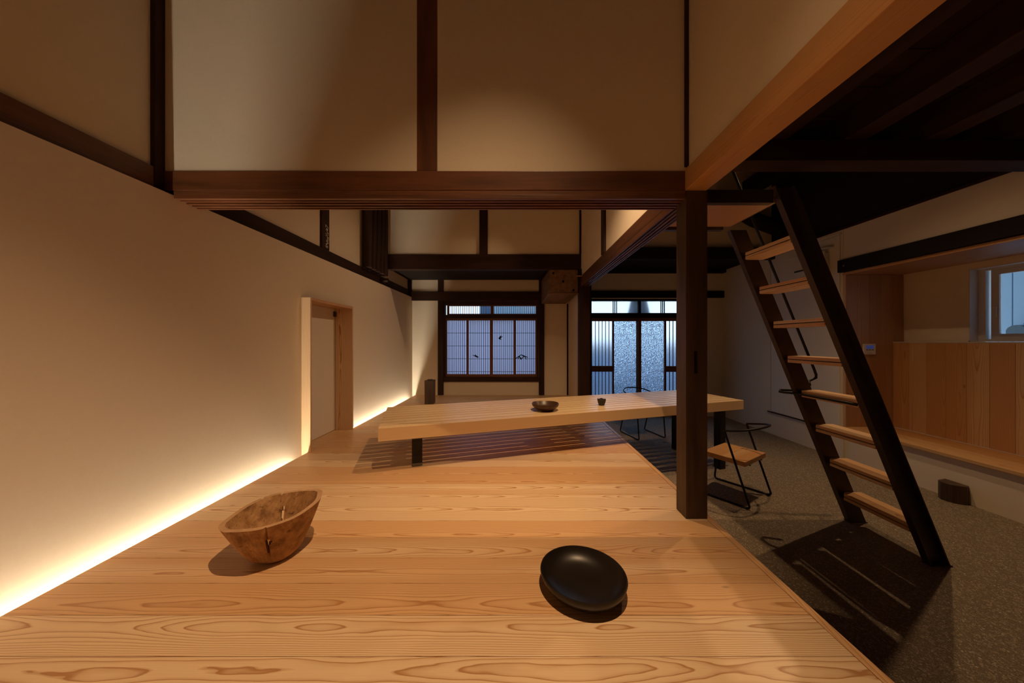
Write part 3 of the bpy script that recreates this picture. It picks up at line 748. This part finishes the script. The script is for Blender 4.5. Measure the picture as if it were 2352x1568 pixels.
for (x, y_, zb) in ((-.80, 2.545, 0.0), (-1.01, 3.20, 0.0), (2.27, 3.445, ZD), (2.045, 4.235, ZD)):
    a, b_ = tloc(x, y_); b_ = min(max(b_, .085), TW - .085)
    lg = lbuild(MB().box(a - .04, a + .04, b_ - .04, b_ + .04, zb + .001, ZT - .014), 'leg', STEEL, tb, bevel=.004)
    if zb == 0:
        o2 = lbuild(MB().box(a - .0405, a + .0405, b_ - .0405, b_ + .0405, .0015, .028), 'worn_foot', WORN, tb, bevel=.004); o2['label'] = 'scuffed bare metal foot'
        o2 = lbuild(MB().box(a - .0405, a + .0405, b_ - .0405, b_ + .0405, .218, .238), 'worn_collar', WORN, tb, bevel=.003); o2['label'] = 'scuffed bare metal band'
for x, y_ in ((-.90, 2.87), (2.15, 3.84), (.62, 3.3)):
    a, _ = tloc(x, y_)
    lbuild(MB().box(a - .05, a + .05, .05, TW - .05, ZT - .022, ZT - .0135), 'cross_plate', STEEL, tb)

# things on the table
def lathe(profile, n=40, warp=None):
    m = MB()
    for (r, z) in profile:
        for i in range(n):
            a = 2 * PI * i / n; p = Vector((r * math.cos(a), r * math.sin(a), z))
            if warp: p = warp(p, a)
            m.v.append(tuple(p))
    k = len(profile)
    for j in range(k - 1):
        for i in range(n): m.f.append((j * n + i, j * n + (i + 1) % n, (j + 1) * n + (i + 1) % n, (j + 1) * n + i))
    m.f.append(tuple(range(n))[::-1]); m.f.append(tuple(range((k - 1) * n, k * n)))
    return m
def thing_mesh(mb, name, mat, loc, label, cat, smooth=True):
    me = bpy.data.meshes.new(name); me.from_pydata(mb.v, [], mb.f); me.update()
    bm = bmesh.new(); bm.from_mesh(me); bmesh.ops.recalc_face_normals(bm, faces=bm.faces); bm.to_mesh(me); bm.free()
    if smooth:
        for p in me.polygons: p.use_smooth = True
        try: me.set_sharp_from_angle(angle=math.radians(50))
        except Exception: pass
    me.materials.append(mat); ob = bpy.data.objects.new(name, me); COL.objects.link(ob); ob.location = loc
    return tag(ob, label, cat)
thing_mesh(lathe([(.062, 0), (.070, .002), (.098, .022), (.122, .042), (.128, .060), (.1255, .066), (.121, .062), (.112, .044), (.086, .020), (.05, .012), (.012, .010)], 44,
                 lambda p, a: Vector((p.x, p.y, p.z * (1 + .03 * math.sin(3 * a))))), 'shallow_bowl', CERAM, (.283, 2.965, ZT + .0005),
           'shallow brown ceramic bowl on the middle of the table', 'bowl')
thing_mesh(lathe([(.022, 0), (.026, .001), (.036, .025), (.041, .045), (.043, .062), (.040, .064), (.037, .05), (.031, .02), (.01, .01)], 28,
                 lambda p, a: Vector((p.x, p.y, p.z * (1 + .05 * math.sin(5 * a + 1) * (p.z > .04))))), 'tea_cup', CLAYD, (.878, 3.19, ZT + .0005),
           'small dark clay cup with uneven rim on the table', 'cup')

# square upright block on the floor at the back
bl = thing('standing_block', (-1.38, 5.06, 0), 'upright square brown wooden block vase on the floor near the back wall', 'vase')
m = MB(); s_ = .07
m.hexa([(-s_, -s_, 0), (s_ - .003, -s_, 0), (s_ - .003, s_, 0), (-s_, s_, 0), (-s_ - .003, -s_, .378), (s_, -s_, .372), (s_, s_, .38), (-s_ - .003, s_, .372)])
lbuild(m, 'shaft', wood('post', 'Z'), bl, bevel=.004)
lbuild(MB().tube([(0, 0, .376), (0, 0, .388)], .045, 14), 'mouth', CLAYD, bl)

# ================================================================== CHAIRS
def make_chair(P, b, s, label):
    """P near-side rear foot, b backward unit vector, s unit vector across the chair"""
    P = Vector(P); b = Vector(b).normalized(); s = Vector(s).normalized(); Wd = .436; RL = .465; r = .0088
    ch = thing('stool_chair', (P.x, P.y, ZD), label, 'chair', 'low backed chairs with bent black rod frames at the table')
    def q(bb, ss, z): v = b * bb + s * ss; return Vector((v.x, v.y, z))
    def rnd(pts, rad=.03):
        out = [pts[0]]
        for i in range(1, len(pts) - 1):
            p0, p1, p2 = pts[i - 1], pts[i], pts[i + 1]; d0 = (p0 - p1).normalized(); d1 = (p2 - p1).normalized()
            a = p1 + d0 * rad; c = p1 + d1 * rad
            for t in (0, .25, .5, .75, 1): out.append(a * (1 - t) ** 2 + p1 * 2 * t * (1 - t) + c * t * t)
        out.append(pts[-1]); return out
    AH = .618
    for sv in (0, Wd):
        pts = [q(-.190, sv, AH), q(0, sv, r), q(-RL, sv, r), q(-RL + .035, sv, .345)]
        sg = 1 if sv else -1
        lbuild(MB().tube(rnd(pts), r, 10), 'side_frame', STEEL, ch, smooth=True)
        for bb in (-.045, -RL + .05):
            lbuild(MB().tube([q(bb - .018, sv, r * .9), q(bb + .018, sv, r * .9)], r * 1.25, 10), 'foot_pad', DARKPL, ch, smooth=True)
    hp = []
    for i in range(25):
        t = PI * i / 24; hp.append(q(-.190 + .235 * math.sin(t) ** .8, Wd / 2 - (Wd / 2 + .02 * math.sin(t)) * math.cos(t), AH + .055 * math.sin(t)))
    lbuild(MB().tube(hp, r, 10), 'back_hoop', STEEL, ch, smooth=True)
    # seat slab
    b0, b1 = -.385 + .03, .0 - .035; m = MB(); z0, z1 = .347, .390
    c = [q(b0 - .02, .010, 0), q(b1, .010, 0), q(b1, Wd - .010, 0), q(b0 - .02, Wd - .010, 0)]
    m.hexa([(v.x, v.y, z0) for v in c] + [(v.x, v.y, z1) for v in c])
    # align grain by building in rotated child
    ang = math.atan2(s.y, s.x); ctr = sum((v for v in c), Vector()) / 4
    L_, D_ = Wd - .02, abs(b1 - b0 + .02)
    me = MB().box(-L_ / 2, L_ / 2, -D_ / 2, D_ / 2, z0, z1)
    st_ = lbuild(me, 'seat', wood('bench', 'X'), ch, bevel=.004); st_.location = (ctr.x, ctr.y, (z0 + z1) / 2); st_.rotation_euler.z = ang
    for ss in (.10, Wd - .10):
        lbuild(MB().tube([q(b0, ss, z0 - .006), q(b1, ss, z0 - .006)], .006, 8), 'seat_rail', STEEL, ch, smooth=True)
    return ch
make_chair((1.948, 2.594), (.604, -.797), (.843, .537), 'low chair with wooden seat in front of the table, beside the square post')
make_chair((1.627, 4.863), (-.25, .97), (.97, .25), 'low chair behind the table, facing the viewer before the entrance doors')

# ================================================================== LADDER
ld = thing('ladder_stair', (2.68, 2.19, ZD), 'steep black steel ladder stair with eight wooden treads', 'ladder')
def xl(z): return 2.647 - (z + .40) * .41         # centre line of the stringers
for (ya, yb) in ((1.945, 1.985), (2.415, 2.455)):
    g = MB(); zt = 1.86 if ya > 2 else 1.97; hw = .062
    zb = ZD + .002
    # C channel: web towards the treads, flanges outward
    wy0, wy1 = (1.977, 1.985) if ya < 2 else (2.415, 2.423)
    g.hexa([(xl(zb) - hw, wy0, zb), (xl(zb) + hw, wy0, zb), (xl(zb) + hw, wy1, zb), (xl(zb) - hw, wy1, zb),
            (xl(zt) - hw, wy0, zt), (xl(zt) + hw, wy0, zt), (xl(zt) + hw, wy1, zt), (xl(zt) - hw, wy1, zt)])
    for sg in (-1, 1):
        x0_, x1_ = (-hw, -hw + .008) if sg < 0 else (hw - .008, hw)
        f0, f1 = (ya, wy0) if ya < 2 else (wy1, yb)
        g.hexa([(xl(zb) + x0_, f0, zb), (xl(zb) + x1_, f0, zb), (xl(zb) + x1_, f1, zb), (xl(zb) + x0_, f1, zb),
                (xl(zt) + x0_, f0, zt), (xl(zt) + x1_, f0, zt), (xl(zt) + x1_, f1, zt), (xl(zt) + x0_, f1, zt)])
    sg_ = g.build('stringer', LSTEEL, ld)
    B(xl(zb) - .065, xl(zb) + .068, ya - .004, yb + .004, ZD + .001, ZD + .008).build('foot_plate', LSTEEL, ld)
TRZ = [-.160 + .2625 * i for i in range(8)]
t0 = None
for i, z in enumerate(TRZ):
    xc = xl(z)
    parts = []
    if t0 is None:
        ch = .022
        def tread(z0_, z1_, nm, mat):
            poly = [(xc - .045, 1.989), (xc + .100, 1.989), (xc + .112, 2.411), (xc - .012, 2.411), (xc - .040, 2.39)]
            return MB().prism(poly, z0_, z1_).build(nm, mat, ld, bevel=.0015)
        a1 = tread(z - .022, z, 'tread', wood('cedar', 'Y'))
        a2 = tread(z - .050, z - .028, 'tread', wood('cedar', 'Y'))
        a3 = B(xc - .036, xc + .094, 1.989, 2.405, z - .028, z - .022).build('tread_plate', STEEL, ld)
        t0 = (a1, a2, a3, xc, z)
    else:
        for src in t0[:3]:
            inst(src, src.name.split('.')[0], tuple(Vector((src.location.x + ld.location.x + xc - t0[3], src.location.y + ld.location.y, src.location.z + ld.location.z + z - t0[4]))), ld)
def cyl(mb, nm): return mb.build(nm, STEEL, ld, smooth=True)
# handrail on the far side
def railp(z, dx): return (xl(z) + dx, 2.50, z)
pts = [(xl(.62) + .065, 2.44, .66), (xl(.66) + .12, 2.49, .685), (xl(.70) + .205, 2.50, .71), (xl(.74) + .222, 2.50, .735), (xl(.78) + .222, 2.50, .78)] + [railp(z, .222) for z in (1.2, 1.7, 2.2, 2.7)]
cyl(MB().tube(pts, .0095, 10), 'handrail')
# guard rod around the fifth tread
zr = TRZ[3] - .012 - .2625 * 0 + .2625 * 0
zr = .60
x5 = xl(zr) - .095
cyl(MB().tube([(x5 + .07, 2.50, zr + .01), (x5 - .01, 2.52, zr + .01), (x5 - .035, 2.495, zr), (x5 - .03, 2.46, zr), (x5 + .02, 2.40, zr), (x5 + .02, 2.05, zr), (x5 + .04, 2.0, zr - .005), (x5 + .075, 1.99, zr - .01)], .009, 10), 'guard_rod')
# landing platform
lp = thing('landing_platform', (1.4, 2.2, 1.87), 'small wooden landing in a black steel frame at the ladder top', 'platform')
B(1.10, 1.655, 1.992, 2.408, 1.882, 1.912).build('deck', wood('cheek', 'X'), lp, bevel=.002)
B(1.085, 1.605, 1.945, 1.985, 1.862, 1.945).build('steel_channel', LSTEEL, lp, bevel=.002)
B(1.085, 1.605, 2.415, 2.455, 1.862, 1.915).build('steel_channel', LSTEEL, lp, bevel=.002)
B(1.66, 1.668, 1.992, 2.408, 1.885, 1.940).build('end_plate', LSTEEL, lp)

# block at the foot of the right wall
m = MB().prism([(3.899, 2.84), (3.80, 2.815), (3.775, 2.78), (3.778, 2.74), (3.79, 2.715), (3.815, 2.69), (3.86, 2.672), (3.899, 2.69)], ZD, -.242)
tag(m.build('rounded_block', wood('post', 'Z'), bevel=.004), 'dark rounded wooden block against the foot of the right wall', 'block')

# ================================================================== BIG BOWL
def big_bowl():
    n, k = 160, 24
    ctr = Vector((-1.124, 1.47)); m = MB()
    ia = int(round(1.93 / (2 * PI) * n)); ib = int(round(5.18 / (2 * PI) * n))
    def spw(c, e): return math.copysign(abs(c) ** e, c)
    def ringp(t, a, inner, i):
        ra = .080 + (.191 - .080) * (t ** .80); rb = .070 + (.184 - .070) * (t ** .74)
        if t < .12: ra *= .90 + .10 * t / .12; rb *= .90 + .10 * t / .12
        H = .211 + .021 * math.cos(a - .25) + .004 * math.sin(3 * a)
        z = t * H
        wob = 1 + .010 * math.sin(5 * a + 2 * t) + .008 * math.sin(9 * a)
        if inner: ra -= .021; rb -= .021; z = .030 + t * (H - .030)
        x = ra * spw(math.cos(a), .92) * wob - .015 * t; y_ = rb * spw(math.sin(a), .90) * wob + .01 * t
        if not inner and i == ib and t > .25: x *= .965; y_ *= .94          # the crack is a real groove
        if i in (int(n * .40), int(n * .33)) and t > .86: x *= .97; y_ *= .95; z -= .006
        rot = -.03
        return Vector((x * math.cos(rot) - y_ * math.sin(rot), x * math.sin(rot) + y_ * math.cos(rot), z))
    idx = {}
    for inner in (0, 1):
        for j in range(k + 1):
            for i in range(n):
                idx[(inner, j, i)] = len(m.v); m.v.append(tuple(ringp(j / k, 2 * PI * i / n, inner, i)))
    hole = set()
    for j in range(9, 17): hole.add((j, ia))
    for j in range(8, 17): hole.add((j, ia + 1))
    for j in range(11, 15): hole.add((j, ia + 2))
    for j in range(13, 17): hole.add((j, ib)); hole.add((j, ib - 1))
    for j in range(14, 17): hole.add((j, ib + 1))
    for j in range(15, 16): hole.add((j, ib + 2))
    for j in range(9, 13): hole.add((j, ib - 1))
    for j in range(k):
        for i in range(n):
            i2 = (i + 1) % n
            if (j, i) in hole: continue
            m.f.append((idx[(0, j, i)], idx[(0, j, i2)], idx[(0, j + 1, i2)], idx[(0, j + 1, i)]))
            m.f.append((idx[(1, j, i)], idx[(1, j + 1, i)], idx[(1, j + 1, i2)], idx[(1, j, i2)]))
    for (j, i) in hole:
        i2 = (i + 1) % n
        for (nb, e) in (((j - 1, i), ((j, i), (j, i2))), ((j + 1, i), ((j + 1, i2), (j + 1, i))), ((j, (i - 1) % n), ((j + 1, i), (j, i))), ((j, i2), ((j, i2), (j + 1, i2)))):
            if nb not in hole:
                a_, b2 = e
                m.f.append((idx[(0,) + a_], idx[(0,) + b2], idx[(1,) + b2], idx[(1,) + a_]))
    nr = len(m.f)
    for i in range(n):
        i2 = (i + 1) % n
        m.f.append((idx[(0, k, i)], idx[(0, k, i2)], idx[(1, k, i2)], idx[(1, k, i)]))
    rims = range(nr, len(m.f))
    m.f.append(tuple(idx[(0, 0, i)] for i in range(n))[::-1]); m.f.append(tuple(idx[(1, 0, i)] for i in range(n)))
    return m, ctr, rims
m, c, rims = big_bowl()
bb = thing_mesh(m, 'wooden_bowl', BOWLW, (c.x, c.y, .001), 'large weathered wooden bowl with cracks and holes on the plank floor', 'bowl')
bb.data.materials.append(plain('worn_rim_wood', (.50, .30, .16), .75, nscale=35, namt=.3, bstr=.3))
for i in rims: bb.data.polygons[i].material_index = 1
# dark plate
def dwarp(p, a):
    q = Vector((p.x * 1.05, p.y * .96, p.z)); r_ = -.6
    q = Vector((q.x * math.cos(r_) - q.y * math.sin(r_), q.x * math.sin(r_) + q.y * math.cos(r_), q.z * (1 + .05 * math.cos(a))))
    return q
thing_mesh(lathe([(.085, 0), (.105, .001), (.142, .020), (.160, .044), (.1665, .063), (.165, .069), (.160, .069), (.154, .058), (.135, .036), (.105, .024), (.06, .019), (.01, .018)], 64, dwarp),
           'round_tray', LACQ, (.272, 1.268, .001), 'round blackened wooden tray bowl on the plank floor', 'tray')
